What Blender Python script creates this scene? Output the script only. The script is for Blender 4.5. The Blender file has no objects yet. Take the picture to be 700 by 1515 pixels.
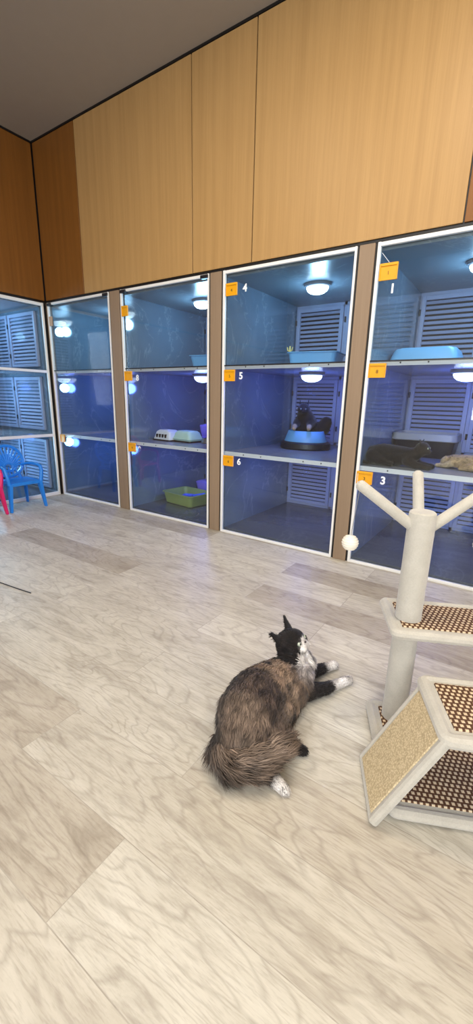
import bpy, bmesh, math, random
from mathutils import Vector, Matrix, Quaternion, noise
random.seed(7)
PI = math.pi
scn = bpy.context.scene
col = scn.collection

# ------------------------------------------------------------------ materials
def srgb(r, g, b):
    f = lambda c: (c/255/12.92) if c/255 <= .04045 else ((c/255+.055)/1.055)**2.4
    return (f(r), f(g), f(b), 1)

class NT:
    def __init__(s, name):
        s.m = bpy.data.materials.new(name); s.m.use_nodes = True
        s.t = s.m.node_tree; s.t.nodes.clear()
        s.out = s.n('ShaderNodeOutputMaterial'); s.b = s.n('ShaderNodeBsdfPrincipled')
        s.l(s.b.outputs[0], s.out.inputs[0])
    def n(s, k, **kw):
        o = s.t.nodes.new(k)
        for a, v in kw.items(): setattr(o, a, v)
        return o
    def l(s, a, b): s.t.links.new(a, b)
    def coord(s, scale=(1, 1, 1), loc=(0, 0, 0), rot=(0, 0, 0)):
        c = s.n('ShaderNodeTexCoord'); m = s.n('ShaderNodeMapping')
        m.inputs['Scale'].default_value = scale; m.inputs['Location'].default_value = loc
        m.inputs['Rotation'].default_value = rot
        s.l(c.outputs['Object'], m.inputs[0]); return m.outputs[0]
    def noise(s, vec, scale=5, detail=4, rough=.5, w=None, dist=0):
        o = s.n('ShaderNodeTexNoise')
        if w is not None:
            o.noise_dimensions = '4D'; s.l(w, o.inputs['W'])
        o.inputs['Scale'].default_value = scale; o.inputs['Detail'].default_value = detail
        o.inputs['Roughness'].default_value = rough; o.inputs['Distortion'].default_value = dist
        s.l(vec, o.inputs['Vector']); return o.outputs['Fac']
    def ramp(s, fac, stops):
        o = s.n('ShaderNodeValToRGB'); e = o.color_ramp.elements
        while len(e) < len(stops): e.new(.5)
        for q, (p, c) in zip(e, stops): q.position = p; q.color = c
        s.l(fac, o.inputs[0]); return o.outputs[0]
    def mix(s, fac, a, b, blend='MIX'):
        o = s.n('ShaderNodeMix', data_type='RGBA', blend_type=blend)
        for v, i in ((fac, 0), (a, 6), (b, 7)):
            if isinstance(v, (int, float)): o.inputs[i].default_value = v
            elif isinstance(v, tuple): o.inputs[i].default_value = v
            else: s.l(v, o.inputs[i])
        return o.outputs[2]
    def math(s, op, a, b=None, c=None):
        o = s.n('ShaderNodeMath', operation=op)
        for i, v in enumerate((a, b, c)):
            if v is None: continue
            if isinstance(v, (int, float)): o.inputs[i].default_value = v
            else: s.l(v, o.inputs[i])
        return o.outputs[0]
    def base(s, c):
        if isinstance(c, tuple): s.b.inputs['Base Color'].default_value = c
        else: s.l(c, s.b.inputs['Base Color'])
    def bump(s, h, strength=.3, dist=.002):
        o = s.n('ShaderNodeBump'); o.inputs['Strength'].default_value = strength
        o.inputs['Distance'].default_value = dist
        s.l(h, o.inputs['Height']); s.l(o.outputs[0], s.b.inputs['Normal'])
    def set(s, rough=.5, metal=0, spec=.5, **kw):
        s.b.inputs['Roughness'].default_value = rough; s.b.inputs['Metallic'].default_value = metal
        s.b.inputs['Specular IOR Level'].default_value = spec
        for k, v in kw.items(): s.b.inputs[k.replace('_', ' ')].default_value = v
        return s.m

def plain(name, rgb, rough=.5, var=.08, scale=12, bump=0, metal=0, spec=.5):
    t = NT(name); c = srgb(*rgb); v = t.coord()
    f = t.noise(v, scale, 3)
    d = tuple(x*(1-var) for x in c[:3])+(1,); u = tuple(min(1, x*(1+var)) for x in c[:3])+(1,)
    t.base(t.mix(f, d, u))
    if bump: t.bump(t.noise(v, scale*8, 3), bump)
    return t.set(rough, metal, spec)

def mk_floor():
    t = NT('oak_laminate'); v = t.coord(loc=(.33, .035, 0))
    br = t.n('ShaderNodeTexBrick'); br.offset = .37; br.offset_frequency = 2; br.squash = 1
    br.inputs['Color1'].default_value = (0, 0, 0, 1); br.inputs['Color2'].default_value = (1, 1, 1, 1)
    br.inputs['Mortar'].default_value = (.5, .5, .5, 1)
    br.inputs['Scale'].default_value = 1; br.inputs['Mortar Size'].default_value = .0012
    br.inputs['Mortar Smooth'].default_value = .2
    br.inputs['Brick Width'].default_value = 1.25; br.inputs['Row Height'].default_value = .2075
    t.l(v, br.inputs['Vector'])
    rnd = br.outputs['Color']
    w = t.math('MULTIPLY', rnd, 37.0)
    vg = t.coord((1.3, 5.0, 1)); vf = t.coord((7, 70, 1)); vb = t.coord((.8, 3.2, 1))
    g1 = t.noise(vg, 2.6, 9, .68, w, .7)
    # contour rings of the grain
    ring = t.math('FRACT', t.math('MULTIPLY', t.noise(vb, 1.7, 4, .42, w, .5), 19.0))
    ring = t.math('ABSOLUTE', t.math('SUBTRACT', ring, .5))
    g2 = t.noise(vf, 3, 3, .6, w)
    base = t.ramp(g1, [(.32, srgb(174, 168, 156)), (.47, srgb(200, 196, 184)), (.68, srgb(216, 213, 202))])
    base = t.mix(t.ramp(ring, [(.0, (.34, .34, .34, 1)), (.17, (0, 0, 0, 1))]), base, srgb(138, 129, 118))
    base = t.mix(t.ramp(g2, [(.34, (.4, .4, .4, 1)), (.52, (0, 0, 0, 1))]), base, srgb(152, 143, 132))
    tint = t.ramp(rnd, [(0, srgb(214, 207, 199)), (.5, srgb(240, 238, 234)), (1, srgb(255, 254, 252))])
    base = t.mix(1.0, base, tint, 'MULTIPLY')
    base = t.mix(t.math('MULTIPLY', br.outputs['Fac'], .5), base, srgb(120, 110, 98))
    t.base(base)
    t.l(t.ramp(g2, [(.2, (.36, .36, .36, 1)), (.8, (.5, .5, .5, 1))]), t.b.inputs['Roughness'])
    t.bump(g2, .08, .001)
    m = t.set(.42, spec=.28); return m

def mk_veneer(name, dark, light, streak):
    t = NT(name); v = t.coord((1, 1, .02)); v2 = t.coord((1, 1, .25))
    a = t.noise(v, 150, 3, .65); b = t.noise(v, 22, 3, .6); c = t.noise(v2, 1.4, 2)
    base = t.mix(a, srgb(*dark), srgb(*light))
    base = t.mix(t.math('MULTIPLY', t.ramp(b, [(.4, (0, 0, 0, 1)), (.75, (1, 1, 1, 1))]), .45), base, srgb(*streak))
    base = t.mix(t.math('MULTIPLY', c, .25), base, srgb(*light))
    t.base(base); t.bump(a, .1, .0006)
    return t.set(.45, spec=.35)

def mk_stone(name, a, b, vein, rough=.12):
    t = NT(name); v = t.coord()
    n1 = t.noise(v, 1.3, 5, .5, None, .6); n2 = t.noise(v, 1.1, 6, .55, None, 1.2)
    base = t.mix(n1, srgb(*a), srgb(*b))
    vv = t.math('ABSOLUTE', t.math('SUBTRACT', n2, .5))
    base = t.mix(t.ramp(vv, [(0, (.45, .45, .45, 1)), (.008, (0, 0, 0, 1))]), base, srgb(*vein))
    t.base(base); return t.set(rough, spec=.5, IOR=1.9 if rough < .1 else 1.5)

def mk_glass():
    t = NT('clear_glass'); t.t.nodes.remove(t.b)
    tr = t.n('ShaderNodeBsdfTransparent'); tr.inputs[0].default_value = (.93, .965, .975, 1)
    gl = t.n('ShaderNodeBsdfGlossy'); gl.inputs['Roughness'].default_value = .015
    lw = t.n('ShaderNodeLayerWeight'); lw.inputs['Blend'].default_value = .5
    fr = t.math('ADD', t.math('MULTIPLY', t.math('POWER', lw.outputs['Facing'], 5.0), .9), .055)
    mx = t.n('ShaderNodeMixShader')
    t.l(fr, mx.inputs[0]); t.l(tr.outputs[0], mx.inputs[1]); t.l(gl.outputs[0], mx.inputs[2])
    t.l(mx.outputs[0], t.out.inputs[0]); return t.m

def mk_emit(name, rgb, strength, base=(240, 244, 248)):
    t = NT(name); v = t.coord(); f = t.noise(v, 3, 1)
    t.base(t.mix(f, srgb(*base), srgb(*base)))
    t.b.inputs['Emission Color'].default_value = rgb; t.b.inputs['Emission Strength'].default_value = strength
    return t.set(.3)

def mk_weave():
    # flat woven strips: dark lattice with rows of pale raised squares
    t = NT('woven_seagrass_mat'); v = t.coord()
    s = t.n('ShaderNodeSeparateXYZ'); t.l(v, s.inputs[0])
    P = 1/.0150
    gx = t.math('MULTIPLY', s.outputs[0], P); gy = t.math('MULTIPLY', s.outputs[1], P*1.05)
    row = t.math('FLOOR', gy)
    off = t.math('MULTIPLY', t.math('MODULO', t.math('ABSOLUTE', row), 2.0), .5)
    fx = t.math('ABSOLUTE', t.math('SUBTRACT', t.math('FRACT', t.math('ADD', gx, off)), .5))
    fy = t.math('ABSOLUTE', t.math('SUBTRACT', t.math('FRACT', gy), .5))
    d = t.math('MAXIMUM', t.math('MULTIPLY', fx, 1.15), fy)
    k = t.ramp(d, [(.27, (1, 1, 1, 1)), (.36, (0, 0, 0, 1))])
    n = t.noise(v, 260, 3)
    light = t.mix(n, srgb(176, 150, 116), srgb(226, 208, 178)); dark = t.mix(n, srgb(54, 36, 26), srgb(104, 72, 50))
    t.base(t.mix(k, dark, light)); t.bump(k, .5, .003)
    return t.set(.8, spec=.2)

def mk_sisal():
    t = NT('woven_sisal'); v = t.coord()
    ck = t.n('ShaderNodeTexVoronoi'); ck.inputs['Scale'].default_value = 190; t.l(v, ck.inputs['Vector'])
    n = t.noise(v, 60, 4, .7)
    c = t.ramp(ck.outputs['Distance'], [(.1, srgb(206, 190, 156)), (.65, srgb(150, 134, 104))])
    t.base(t.mix(t.math('MULTIPLY', n, .5), c, srgb(226, 206, 168))); t.bump(ck.outputs['Distance'], -.5, .002)
    return t.set(.85, spec=.15)

def mk_plush(name, a, b):
    t = NT(name); v = t.coord(); n = t.noise(v, 220, 4, .7); n2 = t.noise(v, 25, 3)
    t.base(t.mix(t.math('MULTIPLY', t.math('ADD', n, n2), .5), srgb(*a), srgb(*b))); t.bump(n, .6, .003)
    t.b.inputs['Sheen Weight'].default_value = .4
    return t.set(.95, spec=.1)

def mk_attr(name, rough=.8, bumpy=.0, sheen=.2):
    t = NT(name); a = t.n('ShaderNodeAttribute'); a.attribute_name = 'coat'
    v = t.coord(); n = t.noise(v, 90, 4, .7)
    c = t.mix(t.math('MULTIPLY', n, .35), a.outputs['Color'], (.0, .0, .0, 1))
    t.base(c); t.b.inputs['Sheen Weight'].default_value = sheen
    return t.set(rough, spec=.2)

M = dict(
    floor=mk_floor(),
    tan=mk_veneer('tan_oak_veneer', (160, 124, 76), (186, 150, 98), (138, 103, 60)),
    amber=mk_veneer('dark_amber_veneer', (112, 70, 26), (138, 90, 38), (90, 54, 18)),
    post=mk_veneer('post_veneer', (130, 110, 90), (150, 129, 106), (116, 97, 78)),
    black=plain('black_trim', (14, 12, 12), .5),
    ceiling=plain('ceiling_paint', (150, 142, 132), .9, .03),
    paint=plain('wall_paint', (200, 192, 180), .85, .03),
    stone2=mk_stone('satin_grey_marble', (98, 108, 116), (126, 136, 144), (156, 166, 174), .3),
    stone=mk_stone('polished_grey_marble', (84, 102, 120), (116, 134, 150), (150, 162, 172), .08),
    cellfloor=mk_stone('polished_grey_tile', (66, 70, 80), (88, 92, 100), (104, 108, 114), .22),
    shelf=plain('grey_board', (128, 132, 140), .25, .04), shelf_edge=plain('pale_edging', (206, 208, 212), .35, .04),
    louvre=plain('grey_white_louvre_paint', (150, 158, 186), .45, .04),
    white=plain('white_profile', (226, 226, 224), .4, .03),
    glass=mk_glass(),
    steel=plain('brushed_steel', (150, 152, 156), .3, .05, metal=.9),
    orange=plain('orange_plastic', (222, 158, 16), .4, .06),
    ink=plain('dark_ink', (60, 34, 14), .6),
    tape=plain('beige_card', (176, 140, 104), .6),
    sticker=plain('white_vinyl', (232, 236, 240), .5, .02),
    lampbase=plain('grey_lamp_base', (120, 128, 140), .5),
    dome_top=mk_emit('lit_dome_cool', (.75, .92, 1, 1), 6.0),
    dome_mid=mk_emit('lit_dome_blue', (.62, .72, 1, 1), 5.0),
    plush=mk_plush('cream_plush', (148, 143, 132), (196, 191, 179)),
    sisal=mk_sisal(), weave=mk_weave(),
    ball=plain('cream_cord_ball', (214, 208, 194), .8, .1, 40),
    cord=plain('cord', (120, 120, 118), .7),
    cable=plain('black_cable', (24, 22, 24), .5),
    blue_pl=plain('blue_plastic', (38, 132, 226), .32, .05),
    pink_pl=plain('pink_plastic', (214, 34, 104), .32, .05),
    ltblue=plain('light_blue_plastic', (112, 176, 226), .4, .05),
    green=plain('olive_green_plastic', (140, 156, 92), .45, .05),
    mint=plain('mint_plastic', (184, 214, 200), .4, .05),
    whitepl=plain('white_plastic', (214, 216, 222), .4, .05),
    purple=plain('lilac_plastic', (150, 132, 224), .4, .05),
    blackpl=plain('black_plastic', (22, 22, 28), .45, .05),
    greypl=plain('grey_plastic', (158, 156, 148), .4, .05),
    scoop=plain('royal_blue_plastic', (70, 104, 216), .4, .05),
    litter=plain('litter', (120, 116, 128), .9, .3, 160),
    yellow=plain('pale_yellow_plastic', (216, 190, 110), .5, .05),
    coat=mk_attr('coat_skin', .9), fur=mk_attr('coat_hair', .65, sheen=.1),
    eye=plain('green_eye', (170, 178, 158), .08, .1, spec=.9), pupil=plain('pupil', (6, 6, 6), .05, spec=.9),
    nose=plain('dark_nose', (48, 36, 38), .3),
    ceil_lamp=mk_emit('lit_ceiling_panel', (1, .93, .82, 1), 3.0),
)

# ------------------------------------------------------------------ mesh helpers
class MB:
    """collects shapes; build() links them as ONE mesh object"""
    def __init__(s): s.bm = bmesh.new()
    def box(s, x0, x1, y0, y1, z0, z1, bev=0, mat=None, seg=2):
        vs = bmesh.ops.create_cube(s.bm, size=1)['verts']
        for v in vs:
            v.co = Vector(((x0+x1)/2+v.co.x*(x1-x0), (y0+y1)/2+v.co.y*(y1-y0), (z0+z1)/2+v.co.z*(z1-z0)))
        if bev:
            es = list({e for v in vs for e in v.link_edges})
            r = bmesh.ops.bevel(s.bm, geom=es, offset=bev, segments=seg, affect='EDGES', profile=.5)
            vs = list({v for f in r['faces'] for v in f.verts} | {v for v in vs if v.is_valid})
        if mat is not None: bmesh.ops.transform(s.bm, matrix=mat, verts=vs)
        return s
    def tube(s, pts, rad, n=12, cap=True, closed=False):
        pts = [Vector(p) for p in pts]; m = len(pts)
        if not isinstance(rad, (list, tuple)): rad = [rad]*m
        rings = []; ref = None
        for i, p in enumerate(pts):
            a = pts[(i-1) % m] if (i or closed) else p; b = pts[(i+1) % m] if (i < m-1 or closed) else p
            t = (b-a).normalized()
            if ref is None:
                ref = t.orthogonal().normalized()
            ref = (ref-t*ref.dot(t)).normalized(); q = t.cross(ref)
            rings.append([s.bm.verts.new(p+(ref*math.cos(2*PI*k/n)+q*math.sin(2*PI*k/n))*rad[i]) for k in range(n)])
        for i in range(m if closed else m-1):
            A, B = rings[i], rings[(i+1) % m]
            for k in range(n): s.bm.faces.new((A[k], A[(k+1) % n], B[(k+1) % n], B[k]))
        if cap and not closed:
            s.bm.faces.new(rings[0][::-1]); s.bm.faces.new(rings[-1])
        return s
    def lathe(s, prof, at=(0, 0, 0), n=32, sx=1, sy=1, cap0=True, cap1=True):
        rings = []
        for r, z in prof:
            rings.append([s.bm.verts.new((at[0]+r*sx*math.cos(2*PI*k/n), at[1]+r*sy*math.sin(2*PI*k/n), at[2]+z)) for k in range(n)])
        for A, B in zip(rings, rings[1:]):
            for k in range(n): s.bm.faces.new((A[k], A[(k+1) % n], B[(k+1) % n], B[k]))
        if cap0: s.bm.faces.new(rings[0][::-1])
        if cap1: s.bm.faces.new(rings[-1])
        return s
    def rrect(s, prof, at=(0, 0, 0), n=6, cap0=True, cap1=True):
        """stack of rounded rectangles: (half x, half y, corner r, z)"""
        rings = []
        for hx, hy, r, z in prof:
            ring = []
            for cx, cy, a0 in ((hx-r, hy-r, 0), (-hx+r, hy-r, PI/2), (-hx+r, -hy+r, PI), (hx-r, -hy+r, 1.5*PI)):
                for k in range(n+1):
                    a = a0+PI/2*k/n
                    ring.append(s.bm.verts.new((at[0]+cx+r*math.cos(a), at[1]+cy+r*math.sin(a), at[2]+z)))
            rings.append(ring)
        for A, B in zip(rings, rings[1:]):
            m = len(A)
            for k in range(m): s.bm.faces.new((A[k], A[(k+1) % m], B[(k+1) % m], B[k]))
        if cap0: s.bm.faces.new(rings[0][::-1])
        if cap1: s.bm.faces.new(rings[-1])
        return s
    def prism(s, poly, axis, a, b):
        """2D polygon extruded along axis between a and b"""
        def P(u, v, w): return {'x': (w, u, v), 'y': (u, w, v), 'z': (u, v, w)}[axis]
        A = [s.bm.verts.new(P(u, v, a)) for u, v in poly]; B = [s.bm.verts.new(P(u, v, b)) for u, v in poly]
        s.bm.faces.new(A); s.bm.faces.new(B[::-1]); m = len(poly)
        for k in range(m): s.bm.faces.new((A[k], B[k], B[(k+1) % m], A[(k+1) % m]))
        return s
    def sphere(s, c, r, seg=20, sc=(1, 1, 1), mat=None):
        vs = bmesh.ops.create_uvsphere(s.bm, u_segments=seg, v_segments=seg//2+2, radius=1)['verts']
        for v in vs:
            p = Vector((v.co.x*r*sc[0], v.co.y*r*sc[1], v.co.z*r*sc[2]))
            if mat is not None: p = mat @ p
            v.co = p+Vector(c)
        return s
    def build(s, name, mat, parent=None, smooth=35):
        bmesh.ops.recalc_face_normals(s.bm, faces=s.bm.faces)
        me = bpy.data.meshes.new(name); s.bm.to_mesh(me); s.bm.free()
        for p in me.polygons: p.use_smooth = True
        me.set_sharp_from_angle(angle=math.radians(smooth))
        me.materials.append(mat)
        o = bpy.data.objects.new(name, me); col.objects.link(o)
        if parent is not None: o.parent = parent
        return o

def tag(o, label=None, cat=None, group=None, kind=None):
    for k, v in (('label', label), ('category', cat), ('group', group), ('kind', kind)):
        if v: o[k] = v
    return o
def thing(name, label, cat, loc=(0, 0, 0), rz=0, group=None):
    o = bpy.data.objects.new(name, None); o.empty_display_size = .1; col.objects.link(o)
    o.location = loc; o.rotation_euler = (0, 0, rz)
    return tag(o, label, cat, group)
def struct(o): return tag(o, kind='structure')
def kids(o): return [c for c in bpy.data.objects if c.parent == o]
def copy_tree(o, parent=None):
    c = o.copy(); col.objects.link(c); c.parent = parent
    for ch in kids(o): copy_tree(ch, c)
    return c
def text_mesh(ch, size, name, mat, parent, loc, rot, depth=.001, bold=.0):
    cu = bpy.data.curves.new(name, 'FONT'); cu.body = ch; cu.size = size; cu.extrude = depth; cu.offset = bold
    cu.align_x = 'CENTER'; cu.align_y = 'CENTER'
    tmp = bpy.data.objects.new('tmp', cu); col.objects.link(tmp)
    dg = bpy.context.evaluated_depsgraph_get()
    me = bpy.data.meshes.new_from_object(tmp.evaluated_get(dg))
    bpy.data.objects.remove(tmp); bpy.data.curves.remove(cu)
    me.name = name; me.materials.clear(); me.materials.append(mat)
    o = bpy.data.objects.new(name, me); col.objects.link(o); o.location = loc; o.rotation_euler = rot
    o.parent = parent; return o

# ------------------------------------------------------------------ room
HC = 3.22; HT = 1.90; RX = 6.6; RY = -5.0; Z1 = .635; Z2 = 1.266
struct(MB().box(-1.3, RX+.1, RY-.1, 1.3, -.12, 0).build('floor', M['floor']))
struct(MB().box(-.1, RX+.1, RY-.1, .1, HC, HC+.12).build('ceiling', M['ceiling']))
# wall above the enclosures (main wall)
wb = struct(MB().box(-.1, RX+.1, .012, .1, HT+.012, HC).build('wall_back', M['black']))
def panel(x0, x1, m, z0=HT+.022, z1=HC-.016):
    return MB().box(x0+.004, x1-.004, 0, .014, z0, z1, .0015, seg=1).build('wood_panel', M[m], wb)
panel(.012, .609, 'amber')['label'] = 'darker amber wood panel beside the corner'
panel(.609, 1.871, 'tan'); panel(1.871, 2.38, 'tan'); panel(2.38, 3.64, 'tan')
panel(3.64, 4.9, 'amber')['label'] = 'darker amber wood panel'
panel(4.9, RX, 'tan')
struct(MB().box(-.0, RX, -.006, .02, HT, HT+.013).build('trim_1', M['black']))
struct(MB().box(0, RX, -.004, .012, HC-.014, HC).build('trim_2', M['black']))
wl = struct(MB().box(-.1, -.012, RY-.1, .1, HT+.012, HC).build('wall_left', M['black']))
for a, b in ((-1.25, -.002), (-2.5, -1.25), (-3.75, -2.5), (-5.0, -3.75)):
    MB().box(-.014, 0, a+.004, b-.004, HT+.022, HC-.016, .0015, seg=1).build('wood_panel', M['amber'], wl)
struct(MB().box(-.02, .006, RY, 0, HT, HT+.013).build('trim_3', M['black']))
struct(MB().box(-.012, .004, RY, 0, HC-.014, HC).build('trim_4', M['black']))
# walls out of the photograph
struct(MB().box(RX, RX+.1, RY-.1, 1.3, 0, HC).build('wall_right', M['paint']))
WX0, WX1, WZ0, WZ1 = 3.3, 6.1, .75, 2.7
wf = MB()
wf.box(-.1, WX0, RY-.1, RY, 0, HC).box(WX1, RX, RY-.1, RY, 0, HC).box(WX0, WX1, RY-.1, RY, 0, WZ0).box(WX0, WX1, RY-.1, RY, WZ1, HC)
struct(wf.build('wall_front', M['paint']))
wn = MB()
for x in (WX0, WX0+.9, WX0+1.86, WX1-.05): wn.box(x, x+.05, RY-.08, RY-.02, WZ0, WZ1, .004, seg=1)
wn.box(WX0, WX1, RY-.08, RY-.02, WZ0, WZ0+.05).box(WX0, WX1, RY-.08, RY-.02, WZ1-.05, WZ1)
struct(wn.build('window_1', M['white']))

# ------------------------------------------------------------------ cat enclosures along the main wall
D = 1.13
BAYS = [(.045, .944), (1.089, 2.031), (2.156, 3.106), (3.223, 4.165), (4.285, 5.225)]
where = ['beside the corner, second glass front from the left', 'with cages 8 and 9, behind the green litter tray',
         'with cages 4, 5 and 6, in the middle of the wall', 'with cages 1 and 3, behind the cat tree', 'beyond the cat tree at the right edge']
short = ['next to the corner', 'of cages 8 and 9', 'of cages 4, 5 and 6', 'of cages 1 and 3', 'at the far right']

def louvred_door(parent, w, h, loc, rz=0, n=None, hinge_side=-1):
    """framed panel of horizontal slats, local x across, z up, front towards -y"""
    f = MB(); s = .032
    f.box(0, s, -.02, .005, 0, h, .002, seg=1).box(w-s, w, -.02, .005, 0, h, .002, seg=1)
    f.box(s, w-s, -.02, .005, 0, s, .002, seg=1).box(s, w-s, -.02, .005, h-s, h, .002, seg=1)
    d = f.build('louvred_door', M['louvre'], parent); d.location = loc; d.rotation_euler = (0, 0, rz)
    sl = MB(); m = int((h-2*s)/.0345)
    for k in range(m):
        z = s+(k+.5)*(h-2*s)/m
        mt = Matrix.Translation((w/2, -.006, z)) @ Matrix.Rotation(math.radians(-32), 4, 'X')
        sl.box(-(w/2-s), w/2-s, -.0025, .0025, -.0125, .0125, mat=mt)
    sl.build('slats', M['louvre'], d)
    for z in (h*.22, h*.78):
        MB().tube([(-.004, -.024, z-.022), (-.004, -.024, z+.022)], .008, 8).build('hinge', M['blackpl'], d)
    return d

def enclosure(x0, x1, i):
    t = thing('cat_enclosure', 'three-tier blue-lit cat enclosure '+where[i], 'cat enclosure', ((x0+x1)/2, 0, 0), group=None)
    cx = (x0+x1)/2; a, b = x0-cx, x1-cx
    def L(m, n, mat): return m.build(n, M[mat], t)
    L(MB().box(a-.012, a+.012, .03, D, 0, HT), 'side_panel', 'stone')
    L(MB().box(b-.012, b+.012, .03, D, 0, HT), 'side_panel', 'stone')
    L(MB().box(a, b, D+.03, D+.05, 0, HT), 'back_panel', 'blackpl')
    L(MB().box(a, b, .03, D+.03, HT-.035, HT), 'top_panel', 'stone2')
    L(MB().box(a+.012, b-.012, .03, D+.03, .0, .028), 'floor_tile', 'cellfloor')
    for z in (Z1, Z2):
        sh = L(MB().box(a+.012, b-.012, .022, D+.02, z-.014, z+.014, .002, seg=1), 'shelf', 'shelf')
        MB().box(a+.012, b-.012, .018, .022, z-.015, z+.0145).build('pale_edging', M['shelf_edge'], sh)
        for fx in (.2, .36, .72, .86):
            x = a+(b-a)*fx; MB().tube([(x, .020, z), (x, .0165, z)], .005, 8).build('screw', M['blackpl'], sh)
    # face frame behind the slatted doors and the doors themselves
    for z0, z1 in ((.03, Z1-.014), (Z1+.014, Z2-.014), (Z2+.014, HT-.035)):
        h = z1-z0-.05; w = (b-a)/2-.035
        fr = MB()
        fr.box(a+.012, a+.022, D, D+.03, z0, z1).box(b-.022, b-.012, D, D+.03, z0, z1)
        fr.box(-.012, .012, D, D+.03, z0, z1).box(a+.02, b-.02, D, D+.03, z1-.022, z1).box(a+.02, b-.02, D, D+.03, z0, z0+.022)
        L(fr, 'door_surround', 'louvre')
        for xx in (a+.022, .012):
            louvred_door(t, (b-a)/2-.036, z1-z0-.05, (xx+.001, D+.004, z0+.025))
    return t
for i, (a, b) in enumerate(BAYS): enclosure(a, b, i)

# enclosure behind the left wall
tl = thing('cat_enclosure', 'three-tier blue-lit cat enclosure in the left wall behind the plastic chairs', 'cat enclosure', (0, -.5, 0))
LY0, LY1 = -1.05, -.045   # world y range
def LL(m, n, mat): return m.build(n, M[mat], tl)
LL(MB().box(-D, -.03, LY1+.488, LY1+.512, 0, HT), 'side_panel', 'stone')
LL(MB().box(-D, -.03, LY0+.488, LY0+.512, 0, HT), 'side_panel', 'stone')
LL(MB().box(-D-.05, -D-.03, LY0+.5, LY1+.5, 0, HT), 'back_panel', 'blackpl')
LL(MB().box(-D-.03, -.03, LY0+.5, LY1+.5, HT-.035, HT), 'top_panel', 'stone2')
LL(MB().box(-D-.03, -.03, LY0+.512, LY1+.488, 0, .028), 'floor_tile', 'cellfloor')
for z in (Z1, Z2):
    LL(MB().box(-D-.02, -.012, LY0+.512, LY1+.488, z-.014, z+.014, .002, seg=1), 'shelf', 'shelf')
for z0, z1 in ((.03, Z1-.014), (Z1+.014, Z2-.014), (Z2+.014, HT-.035)):
    fr = MB(); a, b = LY0+.5, LY1+.5; m = (a+b)/2
    fr.box(-D-.03, -D, a+.012, a+.022, z0, z1).box(-D-.03, -D, b-.022, b-.012, z0, z1).box(-D-.03, -D, m-.012, m+.012, z0, z1)
    fr.box(-D-.03, -D, a+.02, b-.02, z1-.022, z1).box(-D-.03, -D, a+.02, b-.02, z0, z0+.022)
    LL(fr, 'door_surround', 'louvre')
    for yy in (a+.023, m+.013):
        louvred_door(tl, (b-a)/2-.036, z1-z0-.05, (-D-.004, yy, z0+.025), PI/2)
    for xx in (-D+.04, -.575):  # doors added on the side panel, standing in for louvres reflected there
        louvred_door(tl, .49, z1-z0-.07, (xx, LY1+.5-.020, z0+.035))

# timber posts between the glass fronts, with thin black borders at their edges
nt = [5]
def post(x0, x1, y0=-.012, y1=.03, m='post'):
    o = MB().box(x0+.014, x1-.014, y0, y1, 0, HT, .002, seg=1).build('trim_%d' % nt[0], M[m]); struct(o); nt[0] += 1
    o2 = MB().box(x0, x1, y0+.01, y1+.02, 0, HT).build('trim_%d' % nt[0], M['black']); struct(o2); nt[0] += 1
ends = [(.944, 1.089), (2.031, 2.156), (3.106, 3.223), (4.165, 4.285), (5.225, 5.345)]
for a, b in ends: post(a, b)
struct(MB().box(.004, .034, -.004, .03, 0, HT, .002, seg=1).build('trim_%d' % nt[0], M['post'])); nt[0] += 1
struct(MB().box(-.03, .012, -.022, .04, 0, HT).build('trim_%d' % nt[0], M['black'])); nt[0] += 1
struct(MB().box(5.345, RX, 0, .05, 0, HT, ).build('wall_back.001', M['tan']))
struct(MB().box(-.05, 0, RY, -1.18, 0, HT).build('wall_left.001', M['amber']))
struct(MB().box(-.03, .006, -1.18, -1.06, 0, HT, .002, seg=1).build('trim_%d' % nt[0], M['post'])); nt[0] += 1

# glass fronts
def glass_front(x0, x1, label, hinges=(), nums=(), wfr=.018):
    t = thing('glass_door', label, 'glass door', ((x0+x1)/2, 0, 0)); c = (x0+x1)/2; a, b = x0-c, x1-c
    MB().box(a+.004, b-.004, -.003, .003, .006, HT-.006).build('glass_pane', M['glass'], t)
    f = MB(); y0, y1 = -.012, .01
    f.box(a, a+wfr, y0, y1, .0, HT, .002, seg=1).box(b-wfr*.8, b, y0, y1, .0, HT, .002, seg=1)
    f.box(a+wfr, b-wfr*.8, y0, y1, HT-.022, HT-.002, .002, seg=1).box(a+wfr, b-wfr*.8, y0, y1, .0, .018, .002, seg=1)
    f.build('white_edge_frame', M['white'], t)
    MB().box(a+wfr, b-wfr*.8, -.006, .006, Z2+.006, Z2+.014).build('seal_strip', M['blackpl'], t)
    for s in hinges:
        xx = a+.005 if s < 0 else b-.075
        MB().box(xx, xx+.07, -.02, .014, HT-.03, HT-.006, .003, seg=1).build('patch_hinge', M['blackpl'], t)
    for ch, x, z in nums:
        text_mesh(ch, .066, 'number_sticker', M['sticker'], t, (x-c, -.0045, z), (PI/2, 0, 0), .0008, .002)
    return t
glass_front(.036, .944, 'tall frameless glass door beside the corner, orange plate low on its left edge', (-1, 1))
glass_front(1.089, 2.031, 'tall glass door with white numbers 8 and 9', (-1, 1), (('8', 1.254, 1.196), ('9', 1.244, .589)))
glass_front(2.156, 3.106, 'tall glass door with white numbers 4, 5 and 6', (), (('4', 2.338, 1.771), ('5', 2.321, 1.202), ('6', 2.321, .582)))
glass_front(3.223, 4.165, 'tall glass door with white numbers 1 and 3 behind the cat tree', (), (('1', 3.326, 1.655), ('3', 3.396, .573)))
glass_front(4.285, 5.225, 'tall glass door past the right edge of the cat tree')
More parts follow.
